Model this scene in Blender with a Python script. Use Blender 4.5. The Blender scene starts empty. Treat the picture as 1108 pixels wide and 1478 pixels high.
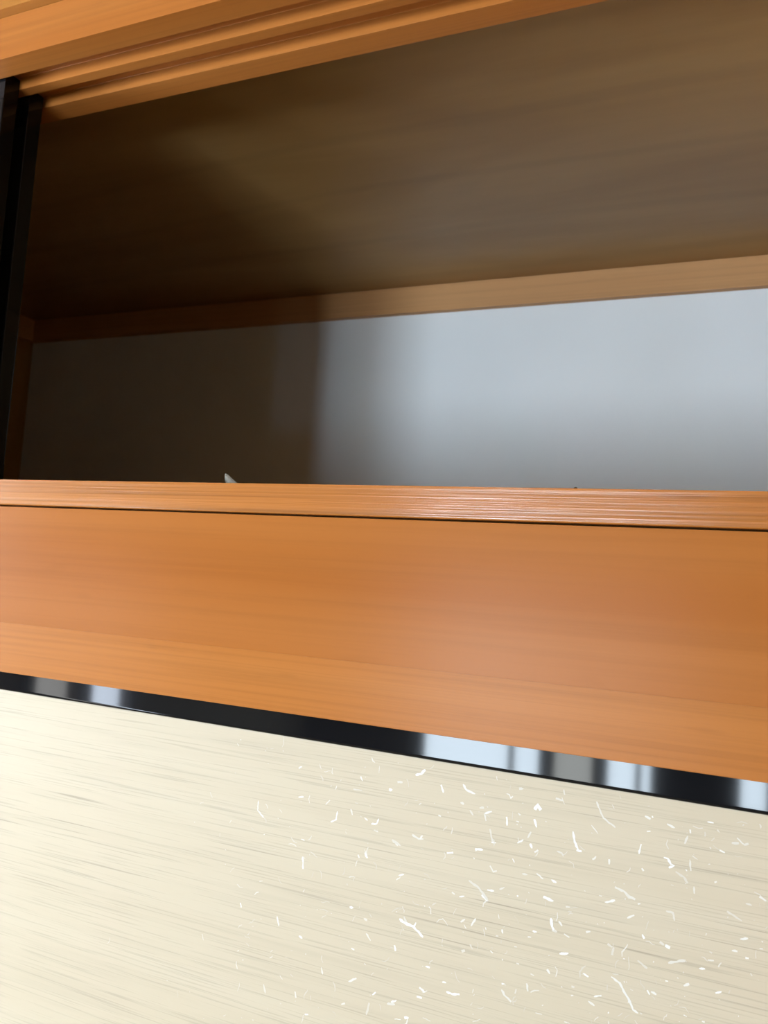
import bpy, bmesh, math, random
from mathutils import Vector, Matrix

# ---------------------------------------------------------------- camera, sky, exposure
S = bpy.context.scene
C = S.collection
EYE = 1.89          # height of the eye above the floor
D = 0.5595          # distance of the eye to the face of the closet timbers (plane y = 0)

cam = bpy.data.cameras.new('camera')
cam.sensor_fit = 'VERTICAL'
cam.sensor_height = 36.0
cam.lens = 1195.0 / 1478.0 * 36.0
cam.clip_start = 0.01
cam.dof.use_dof = True
cam.dof.focus_distance = 0.62
cam.dof.aperture_fstop = 13.0
cam_ob = bpy.data.objects.new('camera', cam)
C.objects.link(cam_ob)
yaw, pitch, roll = math.radians(-24.064), math.radians(4.80067), math.radians(-3.84497)
f = Vector((math.sin(yaw) * math.cos(pitch), math.cos(yaw) * math.cos(pitch), math.sin(pitch)))
r = Vector((math.cos(yaw), -math.sin(yaw), 0))
u = r.cross(f)
r2 = r * math.cos(roll) - u * math.sin(roll)
u2 = r * math.sin(roll) + u * math.cos(roll)
m = Matrix((r2, u2, -f)).transposed().to_4x4()
m.translation = Vector((0, -D, EYE))
cam_ob.matrix_world = m
S.camera = cam_ob

W = bpy.data.worlds.new('sky')
S.world = W
W.use_nodes = True
W.node_tree.nodes['Background'].inputs[0].default_value = (0.75, 0.87, 1.0, 1)
W.node_tree.nodes['Background'].inputs[1].default_value = 1.0

S.view_settings.view_transform = 'Standard'
S.view_settings.look = 'None'
S.view_settings.exposure = 2.02
S.view_settings.gamma = 1.0
S.view_settings.use_curve_mapping = False
WINDOW_LIGHT = 13.0  # daylight of the milky window panes

# ---------------------------------------------------------------- materials
def srgb(r, g, b):
    def l(v):
        v /= 255.0
        return v / 12.92 if v <= 0.04045 else ((v + 0.055) / 1.055) ** 2.4
    return (l(r), l(g), l(b), 1)

def dull(r, g, b, k=0.70):
    c = srgb(r, g, b)
    return (c[0] * k, c[1] * k, c[2] * k, 1)

def base(name):
    mt = bpy.data.materials.new(name)
    mt.use_nodes = True
    nt = mt.node_tree
    return mt, nt, nt.nodes['Principled BSDF']

def noise(nt, scale, detail=3.0, rough=0.55, dist=0.0, offset=(0, 0, 0)):
    g = nt.nodes.new('ShaderNodeNewGeometry')
    mp = nt.nodes.new('ShaderNodeMapping')
    mp.inputs['Scale'].default_value = scale
    mp.inputs['Location'].default_value = offset
    n = nt.nodes.new('ShaderNodeTexNoise')
    n.inputs['Scale'].default_value = 1.0
    n.inputs['Detail'].default_value = detail
    n.inputs['Roughness'].default_value = rough
    n.inputs['Distortion'].default_value = dist
    nt.links.new(g.outputs['Position'], mp.inputs['Vector'])
    nt.links.new(mp.outputs['Vector'], n.inputs['Vector'])
    return n.outputs['Fac']

def ramp(nt, fac, stops):
    r = nt.nodes.new('ShaderNodeValToRGB')
    e = r.color_ramp.elements
    while len(e) < len(stops):
        e.new(0.5)
    for i, (p, c) in enumerate(stops):
        e[i].position = p
        e[i].color = c
    nt.links.new(fac, r.inputs['Fac'])
    return r.outputs['Color']

def mixc(nt, mode, fac, a, b):
    n = nt.nodes.new('ShaderNodeMix')
    n.data_type = 'RGBA'
    n.blend_type = mode
    if isinstance(fac, float):
        n.inputs[0].default_value = fac
    else:
        nt.links.new(fac, n.inputs[0])
    nt.links.new(a, n.inputs[6])
    nt.links.new(b, n.inputs[7])
    return n.outputs[2]

def g(v):
    return (v, v, v, 1)

def wood(name, light, dark, fine=0.12, line_scale=320, rough=0.36, bump=0.05, spec=0.45, seed=0.0, along='x'):
    """straight-grained timber; the grain runs along one axis, the lines across the other two"""
    mt, nt, b = base(name)
    def sc(a, c):
        return {'x': (a, c, c), 'y': (c, a, c), 'z': (c, c, a)}[along]
    broad = noise(nt, sc(0.9, 22), 2, 0.5, 0.3, (seed, seed * 2, seed * 3))
    col = ramp(nt, broad, [(0.25, dark), (0.75, light)])
    lines = noise(nt, sc(2.2, line_scale), 3, 0.65, 0.1, (seed * 5, seed, seed))
    lo = g(1 - fine * 2.2)
    lc = ramp(nt, lines, [(0.28, lo), (0.55, g(1.0)), (0.8, g(1 + fine * 0.0))])
    col = mixc(nt, 'MULTIPLY', 1.0, col, lc)
    flecks = noise(nt, sc(14, line_scale * 0.35), 2, 0.5, 0.2, (seed * 7, 0, seed))
    fc = ramp(nt, flecks, [(0.22, g(1 - fine * 1.6)), (0.36, g(1.0))])
    col = mixc(nt, 'MULTIPLY', 1.0, col, fc)
    nt.links.new(col, b.inputs['Base Color'])
    b.inputs['Roughness'].default_value = rough
    b.inputs['Specular IOR Level'].default_value = spec
    bp = nt.nodes.new('ShaderNodeBump')
    bp.inputs['Strength'].default_value = bump
    bp.inputs['Distance'].default_value = 0.002
    nt.links.new(lines, bp.inputs['Height'])
    nt.links.new(bp.outputs['Normal'], b.inputs['Normal'])
    return mt

M = {}
M['board'] = wood('board_wood', dull(189, 115, 53), dull(179, 104, 42), 0.045, 170, 0.26, 0.02, 0.065, 1.3)
M['lintel'] = wood('lintel_wood', dull(198, 124, 57), dull(189, 114, 48), 0.08, 300, 0.28, 0.06, 0.075, 3.1)
M['sill'] = wood('sill_wood', dull(204, 129, 62), dull(188, 111, 46), 0.16, 420, 0.20, 0.16, 0.45, 5.7)
M['upper'] = wood('upper_lintel_wood', dull(203, 127, 60), dull(189, 111, 45), 0.07, 200, 0.42, 0.05, 0.25, 8.2)
M['header'] = wood('header_wood', dull(198, 132, 60), dull(188, 118, 50), 0.05, 160, 0.42, 0.02, 0.25, 9.9)
M['cornice'] = wood('cornice_wood', srgb(194, 146, 98), srgb(184, 134, 86), 0.06, 200, 0.5, 0.03, 0.3, 4.4)
M['post'] = wood('post_wood', srgb(206, 134, 70), srgb(192, 116, 54), 0.07, 220, 0.4, 0.04, 0.4, 6.4, 'z')
M['dark_wood'] = wood('dark_wood', srgb(58, 40, 30), srgb(44, 30, 22), 0.08, 160, 0.5, 0.04, 0.4, 2.2, 'z')
M['tatami'] = wood('tatami', srgb(150, 132, 88), srgb(138, 120, 76), 0.10, 300, 0.7, 0.1, 0.2, 7.7)

# brown veneer of the closet ceiling: cloudy, with a few long curved figure lines
mt, nt, b = base('veneer')
n1 = noise(nt, (1.4, 6.0, 6.0), 4, 0.55, 0.6, (3, 1, 0))
c1 = ramp(nt, n1, [(0.28, srgb(146, 109, 62)), (0.5, srgb(160, 123, 74)), (0.72, srgb(170, 135, 86))])
wv = nt.nodes.new('ShaderNodeTexWave')
wv.bands_direction = 'Y'
wv.inputs['Scale'].default_value = 1.3
wv.inputs['Distortion'].default_value = 5.0
wv.inputs['Detail'].default_value = 2.5
wv.inputs['Detail Scale'].default_value = 0.8
ge = nt.nodes.new('ShaderNodeNewGeometry')
mp = nt.nodes.new('ShaderNodeMapping')
mp.inputs['Scale'].default_value = (0.55, 1.6, 1)
mp.inputs['Rotation'].default_value = (0, 0, 0.12)
nt.links.new(ge.outputs['Position'], mp.inputs['Vector'])
nt.links.new(mp.outputs['Vector'], wv.inputs['Vector'])
c2 = ramp(nt, wv.outputs['Fac'], [(0.0, g(0.92)), (0.08, g(1.0)), (1.0, g(1.0))])
col = mixc(nt, 'MULTIPLY', 1.0, c1, c2)
n3 = noise(nt, (3.0, 60, 60), 3, 0.6, 0.3)
col = mixc(nt, 'MULTIPLY', 1.0, col, ramp(nt, n3, [(0.3, g(0.96)), (0.6, g(1.0))]))
nt.links.new(col, b.inputs['Base Color'])
b.inputs['Roughness'].default_value = 0.38
b.inputs['Specular IOR Level'].default_value = 0.36
M['veneer'] = mt

# pale closet lining
mt, nt, b = base('pale_lining')
n1 = noise(nt, (3, 3, 3), 3, 0.5, 0.2)
nt.links.new(ramp(nt, n1, [(0.3, srgb(219, 222, 224)), (0.7, srgb(226, 229, 231))]), b.inputs['Base Color'])
b.inputs['Roughness'].default_value = 0.7
b.inputs['Specular IOR Level'].default_value = 0.2
M['lining'] = mt

# cream door paper: ribbed, with thin grey streaks along the width
mt, nt, b = base('door_paper')
n1 = noise(nt, (1.2, 30, 30), 2, 0.5, 0.2)
c = ramp(nt, n1, [(0.3, dull(216, 199, 172)), (0.7, dull(221, 205, 179))])
s1 = noise(nt, (6.0, 520, 520), 2, 0.55, 0.0, (1.7, 0, 0))
s1c = ramp(nt, s1, [(0.27, g(0.64)), (0.37, g(1.0))])
patch = noise(nt, (3.0, 14, 14), 2, 0.5, 0.3, (9, 4, 2))
pf = ramp(nt, patch, [(0.38, g(0.15)), (0.62, g(1.0))])
c = mixc(nt, 'MULTIPLY', pf, c, s1c)
s2 = noise(nt, (11.0, 900, 900), 2, 0.5, 0.0, (5.1, 0, 0))
c = mixc(nt, 'MULTIPLY', 1.0, c, ramp(nt, s2, [(0.31, g(0.85)), (0.44, g(1.0))]))
s3 = noise(nt, (5.0, 130, 130), 2, 0.6, 0.0, (2.1, 7, 3))
c = mixc(nt, 'MULTIPLY', 1.0, c, ramp(nt, s3, [(0.30, g(0.95)), (0.5, g(1.0))]))
nt.links.new(c, b.inputs['Base Color'])
b.inputs['Roughness'].default_value = 0.6
b.inputs['Specular IOR Level'].default_value = 0.3
M['paper'] = mt

def plain(name, col, rough=0.5, spec=0.5, emit=None, estr=0.0, metal=0.0, var=0.06):
    mt, nt, b = base(name)
    n = noise(nt, (9, 9, 9), 2, 0.5)
    lo = tuple(v * (1 - var) for v in col[:3]) + (1,)
    nt.links.new(ramp(nt, n, [(0.3, lo), (0.7, col)]), b.inputs['Base Color'])
    b.inputs['Roughness'].default_value = rough
    b.inputs['Specular IOR Level'].default_value = spec
    b.inputs['Metallic'].default_value = metal
    if emit:
        b.inputs['Emission Color'].default_value = emit
        b.inputs['Emission Strength'].default_value = estr
    return mt

M['lacquer'] = plain('black_lacquer', (0.006, 0.006, 0.007, 1), 0.05, 0.21)
mt, nt, b = base('white_fleck')
va = nt.nodes.new('ShaderNodeVertexColor')
va.layer_name = 'tone'
nt.links.new(ramp(nt, va.outputs['Color'], [(0.0, dull(214, 200, 176)), (1.0, dull(255, 253, 250))]), b.inputs['Base Color'])
b.inputs['Roughness'].default_value = 0.45
M['flake'] = mt
M['scrap'] = plain('paper_scrap', srgb(150, 146, 134), 0.6, 0.3)
M['nail'] = plain('nail_metal', srgb(40, 30, 26), 0.5, 0.5)
M['plaster'] = plain('room_plaster', srgb(140, 128, 106), 0.85, 0.2)
M['pane'] = plain('milky_pane', (0.8, 0.8, 0.8, 1), 0.4, 0.4, (0.74, 0.88, 1.0, 1), WINDOW_LIGHT)
M['pane_dim'] = plain('curtained_pane', (0.6, 0.62, 0.6, 1), 0.6, 0.3, (0.78, 0.82, 0.80, 1), WINDOW_LIGHT * 0.40)
M['side_pane'] = plain('side_milky_pane', (0.8, 0.8, 0.8, 1), 0.4, 0.4, (0.74, 0.85, 1.0, 1), WINDOW_LIGHT * 0.62)
M['side_dim'] = plain('side_curtained_pane', (0.6, 0.6, 0.58, 1), 0.6, 0.3, (0.80, 0.80, 0.78, 1), WINDOW_LIGHT * 0.20)
M['ceil'] = wood('room_ceiling_wood', srgb(150, 112, 74), srgb(134, 96, 60), 0.08, 120, 0.6, 0.03, 0.2, 1.9)

# ---------------------------------------------------------------- helpers
def link(name, me, mat, parent=None, kind=None):
    me.materials.append(mat)
    o = bpy.data.objects.new(name, me)
    C.objects.link(o)
    if parent:
        o.parent = parent
        base_loc = Vector(parent.location)
        if parent.parent:
            base_loc = base_loc + Vector(parent.parent.location)
        o.location = -base_loc
    if kind:
        o['kind'] = kind
    return o

def bevel_edges(bm, w, seg=2, test=None):
    bmesh.ops.recalc_face_normals(bm, faces=bm.faces)
    bm.normal_update()
    es = [e for e in bm.edges if len(e.link_faces) == 2 and e.calc_face_angle(0) > 0.4 and (test is None or test(e))]
    if es and w > 0:
        bmesh.ops.bevel(bm, geom=es, offset=w, segments=seg, profile=0.6, affect='EDGES', clamp_overlap=True)

def finish(name, bm, smooth=True):
    bmesh.ops.recalc_face_normals(bm, faces=bm.faces)
    me = bpy.data.meshes.new(name)
    bm.to_mesh(me)
    bm.free()
    if smooth:
        me.shade_smooth()
        me.set_sharp_from_angle(angle=math.radians(35))
    return me

def flat_faces(o):
    w = o.modifiers.new('normals', 'WEIGHTED_NORMAL')
    w.keep_sharp = True
    return o

def add_box(bm, x0, x1, y0, y1, z0, z1):
    v = [bm.verts.new(p) for p in ((x0, y0, z0), (x1, y0, z0), (x1, y1, z0), (x0, y1, z0), (x0, y0, z1), (x1, y0, z1), (x1, y1, z1), (x0, y1, z1))]
    for q in ((3, 2, 1, 0), (4, 5, 6, 7), (0, 1, 5, 4), (1, 2, 6, 5), (2, 3, 7, 6), (3, 0, 4, 7)):
        bm.faces.new([v[i] for i in q])

def box(name, mat, x0, x1, y0, y1, z0, z1, parent=None, bev=0.001, kind=None, seg=2, test=None):
    bm = bmesh.new()
    add_box(bm, x0, x1, y0, y1, z0, z1)
    bevel_edges(bm, bev, seg, test)
    return flat_faces(link(name, finish(name, bm), mat, parent, kind))

def extrude(name, mat, prof, x0, x1, parent=None, bev=0.0008, seg=2, test=None):
    """closed (y, z) outline pulled along x"""
    bm = bmesh.new()
    a = [bm.verts.new((x0, y, z)) for y, z in prof]
    b_ = [bm.verts.new((x1, y, z)) for y, z in prof]
    n = len(prof)
    for i in range(n):
        bm.faces.new((a[i], a[(i + 1) % n], b_[(i + 1) % n], b_[i]))
    bm.faces.new(a[::-1])
    bm.faces.new(b_)
    bevel_edges(bm, bev, seg, test)
    return flat_faces(link(name, finish(name, bm), mat, parent))

def thing(name, label, cat, loc, group=None):
    o = bpy.data.objects.new(name, None)
    o.empty_display_size = 0.1
    C.objects.link(o)
    o.location = loc
    o['label'] = label
    o['category'] = cat
    o['kind'] = 'thing'
    if group:
        o['group'] = group
    return o

# ---------------------------------------------------------------- the room (behind the camera)
RX0, RX1, RY0, CEIL = -2.2, 1.45, -3.6, 2.575
box('floor', M['tatami'], RX0 - 0.12, RX1 + 0.12, RY0 - 0.12, 0.0, -0.06, 0.0, kind='structure', bev=0)
box('ceiling', M['ceil'], RX0 - 0.12, RX1 + 0.12, RY0 - 0.12, 0.99, CEIL, CEIL + 0.04, kind='structure', bev=0)
OX0, OX1 = -1.58, 0.085            # the clear opening of the closet between its posts

def wall_with_holes(name, axis, pos, thick, u0, u1, z0, z1, holes, mat):
    bm = bmesh.new()
    us = sorted({u0, u1, *[h[0] for h in holes], *[h[1] for h in holes]})
    for a, b_ in zip(us[:-1], us[1:]):
        zs = [(z0, z1)]
        for h in holes:
            if h[0] <= a + 1e-6 and h[1] >= b_ - 1e-6:
                zs = [(z0, h[2]), (h[3], z1)]
        for q0, q1 in zs:
            if q1 - q0 < 1e-4:
                continue
            if axis == 'y':
                add_box(bm, a, b_, pos, pos + thick, q0, q1)
            else:
                add_box(bm, pos, pos + thick, a, b_, q0, q1)
    bmesh.ops.remove_doubles(bm, verts=bm.verts, dist=1e-5)
    return link(name, finish(name, bm, False), mat, None, 'structure')

FR = 0.035
def window(idx, axis, pos, u0, u1, z0, z1, mat, mullions=()):
    """timber frame set in its hole with milky panes between the stiles"""
    def bx(bm, a, b_, q0, q1, d0, d1):
        if axis == 'y':
            add_box(bm, a, b_, pos + d0, pos + d1, q0, q1)
        else:
            add_box(bm, pos + d0, pos + d1, a, b_, q0, q1)
    bm = bmesh.new()
    bx(bm, u0, u0 + FR, z0, z1, -0.1, 0.02)
    bx(bm, u1 - FR, u1, z0, z1, -0.1, 0.02)
    bx(bm, u0 + FR, u1 - FR, z0, z0 + FR, -0.1, 0.02)
    bx(bm, u0 + FR, u1 - FR, z1 - FR, z1, -0.1, 0.02)
    for mu in mullions:
        bx(bm, mu - 0.012, mu + 0.012, z0 + FR, z1 - FR, -0.08, 0.0)
    fr = link('window_%d' % idx, finish('window_frame', bm, False), M['dark_wood'], None, 'structure')
    edges = [u0 + FR] + [x for mu in mullions for x in (mu - 0.012, mu + 0.012)] + [u1 - FR]
    for a, b_ in zip(edges[0::2], edges[1::2]):
        bm = bmesh.new()
        bx(bm, a, b_, z0 + FR, z1 - FR, -0.045, -0.039)
        link('pane', finish('pane', bm, False), mat, fr)

WZ0, WZ1 = 0.72, 1.93
back = [(-1.60, -0.907, WZ0, WZ1), (-0.907, -0.645, WZ0, WZ1), (-0.645, -0.372, WZ0, WZ1), (-0.05, 0.13, 0.90, 1.20)]
wall_with_holes('wall_back', 'y', RY0 - 0.12, 0.12, RX0 - 0.12, RX1 + 0.12, 0, CEIL, back, M['plaster'])
side = [(-2.02, -1.74, 0.5, 1.95), (-1.74, -1.47, 0.5, 1.95), (-1.12, -0.42, 1.45, 2.25)]
wall_with_holes('wall_left', 'x', RX0 - 0.12, 0.12, RY0, 0.0, 0, CEIL, side, M['plaster'])
wall_with_holes('wall_right', 'x', RX1, 0.12, RY0, 0.0, 0, CEIL, [], M['plaster'])
window(1, 'y', RY0, *back[0], M['pane'], (-1.09,))
window(2, 'y', RY0, *back[1], M['pane_dim'])
window(3, 'y', RY0, *back[2], M['pane'], (-0.467,))
window(4, 'y', RY0, *back[3], M['pane'])
window(5, 'x', RX0, *side[0], M['side_pane'])
window(6, 'x', RX0, *side[1], M['side_dim'])
window(7, 'x', RX0, *side[2], M['pane'], (-0.77,))  # unseen window, added to brighten the closet front from the left
box('trim_1', M['dark_wood'], -0.372, -0.05, RY0, RY0 + 0.03, 0.0, CEIL, kind='structure', bev=0.002)
bm = bmesh.new()
add_box(bm, RX0 - 0.12, OX0 - 0.105, 0.0, 0.12, 0, CEIL)
add_box(bm, OX1 + 0.105, RX1 + 0.12, 0.0, 0.12, 0, CEIL)
link('wall_front', finish('wall_front', bm, False), M['plaster'], None, 'structure')

# ---------------------------------------------------------------- the built-in closet
Z = lambda v: EYE + v
YB = 0.8505                       # face of the closet's back panel
SX0, SX1 = -1.567, 0.10           # faces of its side panels
closet = thing('closet', 'built-in closet of orange wood with an open upper compartment, brown ceiling and pale back', 'closet', (-0.745, 0.0, 0.0))

G1a, G1b, G2a, G2b, RB = 0.0255, 0.0463, 0.0582, 0.0817, 0.1074     # the two sliding grooves and the rear edge
def lintel_profile(y0, zb, zt, gd):
    return [(y0, zt), (y0, zb), (G1a, zb), (G1a, zb + gd), (G1b, zb + gd), (G1b, zb), (G2a, zb), (G2a, zb + gd), (G2b, zb + gd), (G2b, zb), (RB, zb), (RB, zt)]

extrude('upper_lintel', M['upper'], lintel_profile(0.0, Z(0.5), Z(0.5453), 0.0135), OX0, OX1, closet)
box('header_board', M['header'], OX0, OX1, -0.0100, 0.030, Z(0.5455), CEIL - 0.001, closet)
box('front_board', M['board'], OX0, OX1, 0.0, 0.020, Z(-0.0603), Z(0.0462), closet, 0.0004, test=lambda e: e.verts[0].co.z > Z(0))
extrude('lower_lintel', M['lintel'], lintel_profile(-0.0003, Z(-0.1045), Z(-0.0603), 0.0135), OX0, OX1, closet, 0.0005, test=lambda e: e.verts[0].co.z < Z(-0.062))

# sill: rounded lower front edge, two shallow tracks in its top
zs0, zs1 = Z(0.0475), Z(0.0708)
prof = [(-0.0045, zs1)]
for k in range(6):
    a = math.radians(90 * k / 5)
    prof.append((-0.0045 + 0.0014 * (1 - math.cos(a)), zs0 + 0.0014 * (1 - math.sin(a))))
prof += [(0.125, zs0), (0.125, zs1), (G2b, zs1), (G2b, zs1 - 0.003), (G2a, zs1 - 0.003), (G2a, zs1), (G1b, zs1), (G1b, zs1 - 0.003), (G1a, zs1 - 0.003), (G1a, zs1)]
sill = extrude('sill', M['sill'], prof, OX0, OX1, closet, 0.0)
bm = bmesh.new()
bmesh.ops.create_uvsphere(bm, u_segments=12, v_segments=6, radius=0.0011)
for v in bm.verts:
    v.co = Vector((v.co.x * 1.2 - 0.109, v.co.y - 0.003, v.co.z * 0.8 + zs1 + 0.0002))
link('nail', finish('nail', bm), M['nail'], sill)

# carcass
box('post', M['post'], OX0 - 0.105, OX0, -0.012, 0.105, 0.0, CEIL - 0.001, closet, 0.002)
box('post', M['post'], OX1, OX1 + 0.105, -0.012, 0.105, 0.0, CEIL - 0.001, closet, 0.002)
box('back_panel', M['lining'], SX0 - 0.02, SX1 + 0.02, YB, YB + 0.012, 0.0, CEIL - 0.001, closet, 0)
box('side_panel', M['veneer'], SX0 - 0.012, SX0, 0.106, YB - 0.0002, 0.0, CEIL - 0.001, closet, 0)
box('side_panel', M['veneer'], SX1, SX1 + 0.012, 0.106, YB - 0.0002, 0.0, CEIL - 0.001, closet, 0)
box('shelf_board', M['veneer'], SX0, SX1, 0.1255, YB - 0.0002, Z(0.048), Z(0.066), closet, 0)
box('floor_board', M['veneer'], SX0, SX1, 0.106, YB - 0.0002, 0.0, 0.02, closet, 0)
box('ceiling_board', M['veneer'], SX0, SX1, RB + 0.0004, YB - 0.0002, Z(0.556), Z(0.566), closet, 0)
box('cornice', M['cornice'], SX0 + 0.0002, SX1 - 0.0002, YB - 0.0155, YB - 0.0004, Z(0.5055), Z(0.5558), closet, 0.001)
box('cornice', M['cornice'], SX0 + 0.0002, SX0 + 0.0155, RB + 0.001, YB - 0.0158, Z(0.5055), Z(0.5558), closet, 0.001)
box('cornice', M['cornice'], SX1 - 0.0155, SX1 - 0.0002, RB + 0.001, YB - 0.0158, Z(0.5055), Z(0.5558), closet, 0.001)

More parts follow.
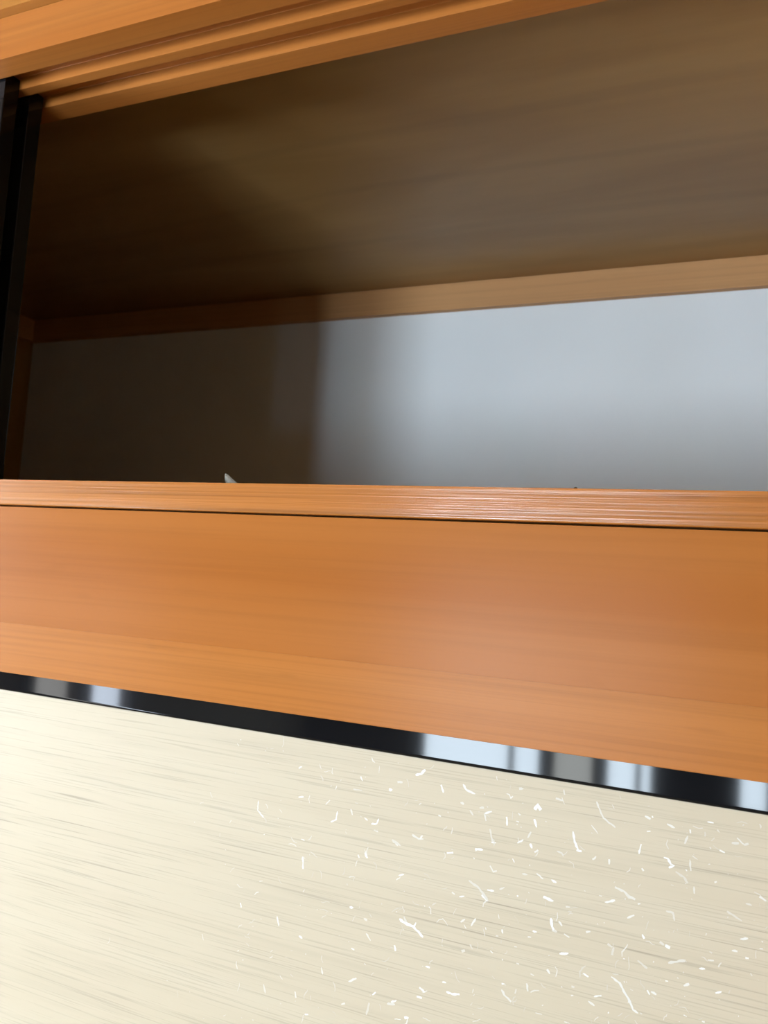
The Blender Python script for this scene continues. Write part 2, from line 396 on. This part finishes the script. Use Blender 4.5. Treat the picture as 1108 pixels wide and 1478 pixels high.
# ---------------------------------------------------------------- sliding doors
FLAKES = [(1.6,[(-356.5,-182.0),(-356.2,-189.5),(-354.0,-191.2),(-350.4,-194.4)]),(1.8,[(-312.4,-217.4),(-311.1,-226.4)]),(1.6,[(-295.8,-174.6),(-292.3,-170.7)]),(1.5,[(-290.2,-186.9),(-285.9,-184.1),(-285.3,-178.1)]),(1.6,[(-273.9,-174.2),(-272.4,-178.5)]),(1.5,[(-256.3,-182.2),(-252.0,-181.5),(-250.2,-177.3)]),(2.6,[(-238.4,-190.6),(-233.3,-193.4)]),(2.2,[(-259.8,-204.1),(-257.3,-207.5)]),(1.6,[(-265.5,-206.5),(-264.1,-208.8)]),(2.4,[(-243.9,-154.6),(-241.0,-154.7)]),(1.6,[(-320.1,-173.3),(-315.5,-172.2)]),(1.8,[(-267.7,-149.0),(-266.0,-152.0)]),(1.6,[(-322.0,-151.2),(-319.0,-149.4)]),(1.4,[(-262.4,-178.8),(-259.4,-180.2)]),(1.8,[(-253.8,-186.3),(-250.2,-186.9)]),(1.4,[(-273.6,-159.1),(-266.2,-159.2)]),(1.6,[(-315.0,-204.6),(-311.9,-204.9)]),(2.2,[(-223.0,-140.8),(-218.9,-139.2),(-215.7,-135.9)]),(2,[(-237.3,-148.1),(-233.1,-147.7)]),(2.4,[(-244.0,-155.0),(-241.2,-154.9)]),(2.2,[(-202.7,-144.6),(-200.6,-149.9)]),(2,[(-186.1,-141.4),(-183.2,-145.3),(-176.5,-146.7)]),(2.2,[(-187.2,-154.6),(-184.5,-155.4)]),(3.2,[(-172.6,-155.9),(-169.4,-155.3)]),(2,[(-179.7,-158.7),(-177.1,-161.9)]),(1.6,[(-168.9,-159.3),(-163.5,-156.8)]),(1.6,[(-168.8,-159.5),(-167.3,-164.1)]),(1.8,[(-164.1,-169.0),(-162.9,-174.3),(-161.0,-178.2)]),(1.6,[(-162.3,-178.0),(-159.1,-177.8)]),(3,[(-132.9,-150.4),(-131.1,-146.5),(-128.6,-149.7)]),(2,[(-132.8,-156.9),(-131.0,-162.0)]),(1.6,[(-134.5,-165.6),(-136.8,-170.2)]),(2.2,[(-144.0,-175.1),(-139.8,-171.9)]),(2,[(-134.7,-173.9),(-133.3,-176.6)]),(2.2,[(-131.6,-178.7),(-129.0,-177.0)]),(1.8,[(-105.9,-159.9),(-104.4,-167.2)]),(1.8,[(-102.7,-172.1),(-99.4,-172.1)]),(1.6,[(-116.3,-175.2),(-112.7,-175.7),(-111.4,-177.8)]),(1.8,[(-118.7,-140.3),(-113.8,-140.9)]),(2,[(-144.8,-137.9),(-141.6,-137.4)]),(1.8,[(-145.4,-160.3),(-143.5,-160.6)]),(1.8,[(-144.5,-154.8),(-142.8,-155.7)]),(1.6,[(-152.5,-158.5),(-151.9,-164.5)]),(2.4,[(-238.6,-190.5),(-231.3,-193.6)]),(2,[(-222.8,-183.9),(-217.8,-186.1),(-213.7,-185.4)]),(1.6,[(-216.5,-185.9),(-214.6,-183.0)]),(2,[(-194.9,-191.8),(-190.3,-190.6)]),(1.8,[(-218.8,-161.7),(-217.2,-160.2)]),(1.8,[(-203.3,-166.6),(-201.3,-166.9)]),(1.8,[(-174.2,-184.9),(-168.3,-184.4)]),(1.8,[(-146.5,-186.3),(-145.2,-188.4)]),(1.8,[(-129.4,-192.4),(-124.4,-195.5)]),(1.8,[(-139.2,-194.9),(-135.5,-194.8)]),(1.8,[(-119.0,-195.0),(-115.3,-196.0)]),(1.8,[(-162.6,-194.2),(-159.8,-197.8),(-157.3,-196.7)]),(2.2,[(-177.4,-207.4),(-170.0,-210.7),(-165.9,-214.7),(-162.5,-218.2)]),(1.8,[(-163.5,-211.2),(-158.5,-210.7)]),(2.2,[(-123.8,-207.1),(-116.5,-208.5)]),(2,[(-183.8,-220.2),(-180.0,-218.8)]),(1.8,[(-189.2,-218.3),(-187.2,-219.1)]),(1.8,[(-231.2,-215.0),(-227.1,-213.4)]),(1.8,[(-142.1,-210.3),(-141.1,-210.7)]),(1.4,[(-150.7,-145.5),(-148.9,-143.8)]),(1.4,[(-154.7,-208.8),(-151.1,-206.6)]),(1.6,[(-91.3,-137.4),(-88.8,-142.8),(-86.2,-147.5),(-78.0,-152.4)]),(2,[(-59.2,-141.7),(-55.8,-142.9)]),(1.8,[(-45.3,-144.4),(-40.4,-145.8)]),(2.4,[(-31.2,-145.3),(-30.8,-147.4)]),(1.4,[(-32.2,-149.3),(-34.1,-154.7)]),(2,[(-57.9,-151.1),(-55.5,-150.7)]),(1.6,[(-60.9,-160.1),(-62.1,-166.6)]),(2,[(-46.7,-165.9),(-44.0,-165.9),(-42.2,-168.9),(-40.1,-169.6),(-43.2,-171.6)]),(2,[(-15.0,-142.4),(-13.4,-143.7)]),(2.2,[(-6.0,-148.9),(-1.9,-148.2)]),(2.2,[(1.2,-148.7),(3.7,-147.4)]),(1.8,[(-13.0,-154.6),(-9.9,-155.6)]),(1.8,[(-91.9,-176.2),(-89.7,-173.5)]),(1.8,[(-81.1,-173.6),(-80.9,-177.0)]),(1.8,[(-60.1,-175.2),(-58.7,-176.8)]),(1.8,[(-38.8,-173.2),(-33.9,-175.6),(-31.2,-178.9)]),(1.8,[(-105.6,-160.2),(-104.4,-166.4),(-101.5,-172.3)]),(2.2,[(-76.3,-190.8),(-70.6,-192.4),(-67.1,-195.1),(-63.2,-196.0)]),(2.4,[(-68.9,-193.8),(-67.1,-196.2)]),(2,[(-61.4,-198.4),(-59.8,-197.8)]),(2,[(-86.3,-198.5),(-84.6,-198.5)]),(2,[(-82.7,-202.0),(-79.3,-201.0),(-76.0,-199.2)]),(2,[(-67.7,-208.7),(-63.3,-206.0)]),(1.6,[(-43.9,-199.1),(-39.5,-199.2),(-38.3,-203.9)]),(2,[(3.2,-184.2),(6.7,-184.5)]),(1.8,[(-7.3,-191.2),(-3.2,-193.0),(1.5,-195.2)]),(1.6,[(-27.4,-180.3),(-27.0,-184.6)]),(1.8,[(-15.5,-175.2),(-14.0,-174.3)]),(1.6,[(-30.6,-163.9),(-29.6,-170.9)]),(1.6,[(11.0,-178.3),(14.6,-180.2)]),(1.4,[(-20.8,-138.5),(-17.2,-138.4)]),(1.4,[(-29.1,-161.4),(-25.9,-163.0)]),(2.4,[(-269.0,-246.0),(-266.1,-245.7)]),(2.2,[(-256.9,-251.6),(-254.0,-252.2)]),(2.4,[(-310.4,-276.4),(-307.2,-277.6)]),(1.8,[(-254.0,-261.7),(-250.1,-265.9)]),(2,[(-230.7,-265.1),(-229.6,-268.0)]),(1.8,[(-265.3,-275.0),(-262.8,-275.5)]),(2.2,[(-253.8,-283.0),(-252.6,-284.0)]),(1.8,[(-289.0,-294.7),(-287.5,-299.4)]),(1.6,[(-265.6,-299.1),(-259.4,-295.1)]),(1.8,[(-247.5,-309.5),(-249.4,-318.7)]),(1.8,[(-245.8,-303.5),(-243.2,-301.0)]),(1.8,[(-232.9,-305.8),(-227.4,-305.6)]),(2,[(-270.1,-316.6),(-267.3,-315.2)]),(1.8,[(-338.1,-319.6),(-335.9,-325.7)]),(1.6,[(-330.9,-266.5),(-328.7,-273.3)]),(1.8,[(-309.9,-317.8),(-308.8,-322.0)]),(1.6,[(-365.4,-263.8),(-364.2,-267.0)]),(1.6,[(-300.3,-332.0),(-297.3,-331.2)]),(2.6,[(-228.3,-245.4),(-223.3,-247.4),(-217.0,-248.4),(-212.0,-251.6),(-209.1,-254.0)]),(1.8,[(-225.0,-242.8),(-222.7,-246.6)]),(1.6,[(-217.0,-249.1),(-215.2,-245.0)]),(2,[(-230.9,-264.6),(-229.8,-268.6)]),(1.8,[(-181.5,-236.9),(-178.4,-234.4)]),(1.8,[(-173.6,-238.2),(-172.4,-235.5),(-170.7,-232.2)]),(2,[(-167.2,-215.2),(-162.5,-218.4)]),(2,[(-151.4,-235.0),(-150.6,-237.8)]),(3.2,[(-179.6,-256.6),(-177.1,-255.5)]),(1.8,[(-173.5,-250.7),(-171.6,-253.3)]),(2,[(-158.7,-251.2),(-156.9,-252.5)]),(2,[(-141.7,-244.6),(-140.0,-244.4)]),(2.2,[(-117.7,-220.0),(-116.6,-225.5),(-114.9,-228.6)]),(2.4,[(-116.7,-228.4),(-113.1,-228.0)]),(2.2,[(-112.3,-221.1),(-110.0,-223.5)]),(1.8,[(-108.3,-228.3),(-104.7,-229.8)]),(2,[(-123.8,-207.4),(-117.1,-208.9)]),(1.8,[(-108.0,-210.4),(-105.1,-210.1)]),(1.8,[(-110.6,-242.0),(-104.8,-240.1)]),(2,[(-118.4,-254.1),(-116.5,-256.5)]),(2.2,[(-131.9,-266.6),(-130.8,-271.5)]),(2,[(-149.1,-275.0),(-147.1,-277.9),(-141.9,-281.3)]),(1.8,[(-129.6,-259.7),(-127.1,-260.3)]),(2.8,[(-101.5,-260.8),(-99.7,-260.9)]),(1.8,[(-101.8,-266.7),(-100.1,-266.3)]),(2.2,[(-188.9,-286.7),(-184.2,-287.3),(-179.1,-286.0)]),(2.2,[(-192.5,-281.0),(-189.5,-280.7)]),(2,[(-209.5,-288.9),(-205.2,-291.4)]),(1.6,[(-206.6,-291.8),(-203.3,-289.7)]),(2,[(-211.0,-295.9),(-207.0,-295.7)]),(2,[(-233.7,-306.6),(-228.2,-306.0)]),(1.6,[(-230.4,-304.9),(-226.4,-302.3)]),(2.6,[(-219.4,-312.6),(-216.1,-311.8)]),(2,[(-139.6,-255.2),(-137.8,-255.3)]),(2,[(-105.0,-284.5),(-103.0,-284.6)]),(2,[(-205.8,-273.6),(-202.4,-273.5)]),(2,[(-149.3,-271.3),(-147.2,-270.8)]),(1.8,[(-129.9,-231.4),(-126.8,-231.3)]),(1.8,[(-132.7,-236.1),(-130.6,-235.6)]),(1.6,[(-163.3,-236.5),(-162.6,-238.1)]),(2,[(-155.5,-240.3),(-153.6,-240.3)]),(2.2,[(-57.9,-216.9),(-56.4,-219.4)]),(2.4,[(-46.9,-219.1),(-44.2,-220.4)]),(3.4,[(-43.6,-220.5),(-40.4,-221.5)]),(2,[(-41.1,-231.1),(-37.4,-229.2),(-31.1,-227.1)]),(1.4,[(-31.1,-226.3),(-30.2,-227.8)]),(2,[(-79.3,-227.9),(-75.6,-229.9),(-76.2,-234.5)]),(2,[(-60.0,-234.0),(-53.8,-237.5)]),(2.6,[(-16.8,-217.9),(-15.2,-218.6)]),(1.8,[(-94.3,-250.6),(-90.8,-252.0)]),(1.8,[(-76.1,-248.4),(-70.4,-250.9),(-66.8,-256.6),(-63.9,-260.2),(-61.5,-265.1),(-58.2,-266.6)]),(2.4,[(-64.5,-260.4),(-63.3,-261.2)]),(2,[(-53.3,-251.0),(-51.6,-253.3)]),(1.8,[(-51.1,-251.3),(-47.5,-252.2)]),(2,[(-31.1,-242.7),(-28.0,-240.6)]),(2,[(-42.5,-242.3),(-40.7,-242.2)]),(1.8,[(-90.1,-267.5),(-86.0,-269.2)]),(1.6,[(-86.8,-263.8),(-81.8,-261.7)]),(2,[(7.3,-225.4),(8.3,-226.7)]),(2,[(-3.6,-214.3),(-0.5,-214.1)]),(2,[(4.1,-216.9),(6.1,-216.7)]),(2,[(11.9,-209.6),(13.8,-209.2)]),(1.8,[(0.8,-206.4),(5.2,-204.8)]),(2,[(-19.5,-261.1),(-18.0,-261.2)]),(2,[(-30.5,-260.3),(-28.7,-260.8)]),(1.8,[(-93.8,-223.7),(-91.0,-222.8)]),(1.6,[(-22.6,-229.6),(-19.0,-229.1)]),(1.6,[(-17.6,-223.4),(-14.0,-222.9)]),(1.6,[(-12.4,-242.3),(-8.9,-240.4)])]

def flake_mesh(y0):
    """thin flat slivers pressed into the paper: strokes that taper, swell and bend, and small specks"""
    rnd = random.Random(11)
    bm = bmesh.new()
    tone = bm.loops.layers.color.new('tone')
    def stroke(w, pts, t):
        y = y0 - rnd.uniform(0.0, 0.00006)
        L, R_ = [], []
        n = len(pts)
        for i, (px, pz) in enumerate(pts):
            a = pts[max(0, i - 1)]
            b_ = pts[min(n - 1, i + 1)]
            tx, tz = b_[0] - a[0], b_[1] - a[1]
            l = math.hypot(tx, tz) or 1
            nx, nz = -tz / l, tx / l
            k = w * 0.5 * rnd.uniform(0.55, 1.15)
            if i in (0, n - 1):
                k *= rnd.uniform(0.35, 0.9)
            L.append(bm.verts.new(((px + nx * k) / 1000, y, EYE + (pz + nz * k) / 1000)))
            R_.append(bm.verts.new(((px - nx * k) / 1000, y, EYE + (pz - nz * k) / 1000)))
        for i in range(n - 1):
            fc = bm.faces.new((L[i], L[i + 1], R_[i + 1], R_[i]))
            for lp in fc.loops:
                lp[tone] = (t, t, t, 1)
    def dense(pts, step=1.4):
        o = []
        for (x0, z0), (x1, z1) in zip(pts[:-1], pts[1:]):
            k = max(1, int(math.hypot(x1 - x0, z1 - z0) / step))
            for i in range(k):
                t = i / k
                o.append((x0 + (x1 - x0) * t + rnd.uniform(-.2, .2), z0 + (z1 - z0) * t + rnd.uniform(-.2, .2)))
        return o + [pts[-1]]
    for w, pts in FLAKES:
        stroke(w * FW, dense(pts), rnd.uniform(0.55, 1.0))
    def density(x):
        t = (x + 470) / 260
        return max(0.04, min(1.0, t))
    made = 0
    while made < 1300:
        x, z = rnd.uniform(-520, 75), rnd.uniform(-640, -133)
        if rnd.random() > density(x) or (x < -430 and rnd.random() < .7):
            continue
        made += 1
        q = rnd.random()
        if q < 0.5:                                      # speck
            w = rnd.uniform(0.4, 1.15)
            a = rnd.uniform(0, 6.28)
            stroke(w, [(x, z), (x + math.cos(a) * w * 1.1, z + math.sin(a) * w * 1.1)], rnd.uniform(0.35, 0.95))
        else:
            a = rnd.uniform(0, 6.28)
            pts = [(x, z)]
            for k in range(rnd.choice((1, 2, 2, 3))):
                a += rnd.uniform(-.8, .8)
                s_ = rnd.uniform(1.2, 3.6)
                pts.append((pts[-1][0] + math.cos(a) * s_, pts[-1][1] + math.sin(a) * s_))
            stroke(rnd.uniform(0.4, 1.0), dense(pts, 1.5), rnd.uniform(0.25, 0.8))
    me = bpy.data.meshes.new('paper_flecks')
    bm.to_mesh(me)
    bm.free()
    return me
FW = 0.85

def along_x(e):
    return abs(e.verts[0].co.x - e.verts[1].co.x) > 0.1

def along_z(e):
    return abs(e.verts[0].co.z - e.verts[1].co.z) > 0.1

def sliding_door(label, x0, x1, y0, z0, z1, rail, flakes=False, group=None, rail_bev=0.0028):
    d = thing('sliding_door', label, 'door', ((x0 + x1) / 2, y0 + 0.009, z0), group)
    y1, st = y0 + 0.018, 0.020
    box('top_rail', M['lacquer'], x0, x1, y0, y1, z1 - rail, z1, d, rail_bev, seg=5, test=along_x)
    box('bottom_rail', M['lacquer'], x0, x1, y0, y1, z0, z0 + rail, d, rail_bev, seg=5, test=along_x)
    box('stile', M['lacquer'], x0, x0 + st, y0, y1, z0 + rail + 0.0001, z1 - rail - 0.0001, d, 0.0016, seg=3, test=along_z)
    box('stile', M['lacquer'], x1 - st, x1, y0, y1, z0 + rail + 0.0001, z1 - rail - 0.0001, d, 0.0016, seg=3, test=along_z)
    p = box('paper_panel', M['paper'], x0 + st - 0.002, x1 - st + 0.002, y0 + 0.003, y1 - 0.003, z0 + rail - 0.002, z1 - rail + 0.002, d, 0)
    if flakes:
        o = link('paper_fleck', flake_mesh(y0 + 0.0029), M['flake'], p)
        o['kind'] = 'stuff'
    return d

Zt = Z(-0.1045) + 0.0095
front = sliding_door('tall cream paper door with black glossy frame and white flecks, below the orange timbers', -0.765, OX1 - 0.003, 0.0275, 0.003, Zt, Zt - Z(-0.1280), True)
front.rotation_euler = (0, 0.0047, 0)              # hangs a little askew in its tracks
front.location.x -= 0.0047 * (Zt - 0.003)
sliding_door('tall cream paper door of the lower compartment, in the rear groove behind the flecked door', OX0 + 0.001, -0.735, 0.0610, 0.001, Zt, Zt - Z(-0.1282))
zu0, zu1 = zs1 - 0.0028, Z(0.5) + 0.0095
sliding_door('upper black-framed closet door slid aside, the front one of the pair', OX0 + 0.001, -0.7315, 0.0275, zu0, zu1, 0.03, rail_bev=0.0010)
sliding_door('upper black-framed closet door slid aside, the rear one of the pair', OX0 + 0.001, -0.7315, 0.0600, zu0, zu1, 0.03, rail_bev=0.0010)

# ---------------------------------------------------------------- small things
bm = bmesh.new()
yy = 0.100
pts = [(-0.4640, 0.0225, 0.0085), (-0.4605, 0.0212, 0.0100), (-0.4560, 0.0180, 0.0095), (-0.4510, 0.0145, 0.0080), (-0.4460, 0.0110, 0.0070), (-0.4400, 0.0070, 0.0055), (-0.4330, 0.0035, 0.0030), (-0.4250, 0.0008, 0.0006)]
rows = []
for i, (x, dz, h) in enumerate(pts):          # a curled flap: upper edge, belly, lower edge
    rows.append([bm.verts.new((x - 0.0006 * k, yy + 0.0022 * k - 0.0014 * (k == 1), zs1 + max(0.0003, dz - h * k / 2))) for k in range(3)])
for a, b_ in zip(rows[:-1], rows[1:]):
    for k in range(2):
        bm.faces.new((a[k], a[k + 1], b_[k + 1], b_[k]))
me = finish('paper_scrap', bm)
o = link('paper_scrap', me, M['scrap'])
sd = o.modifiers.new('thickness', 'SOLIDIFY')
sd.thickness = 0.0003
o['label'] = 'tiny pale paper scrap curling up behind the orange sill, in the closet shade'
o['category'] = 'paper'
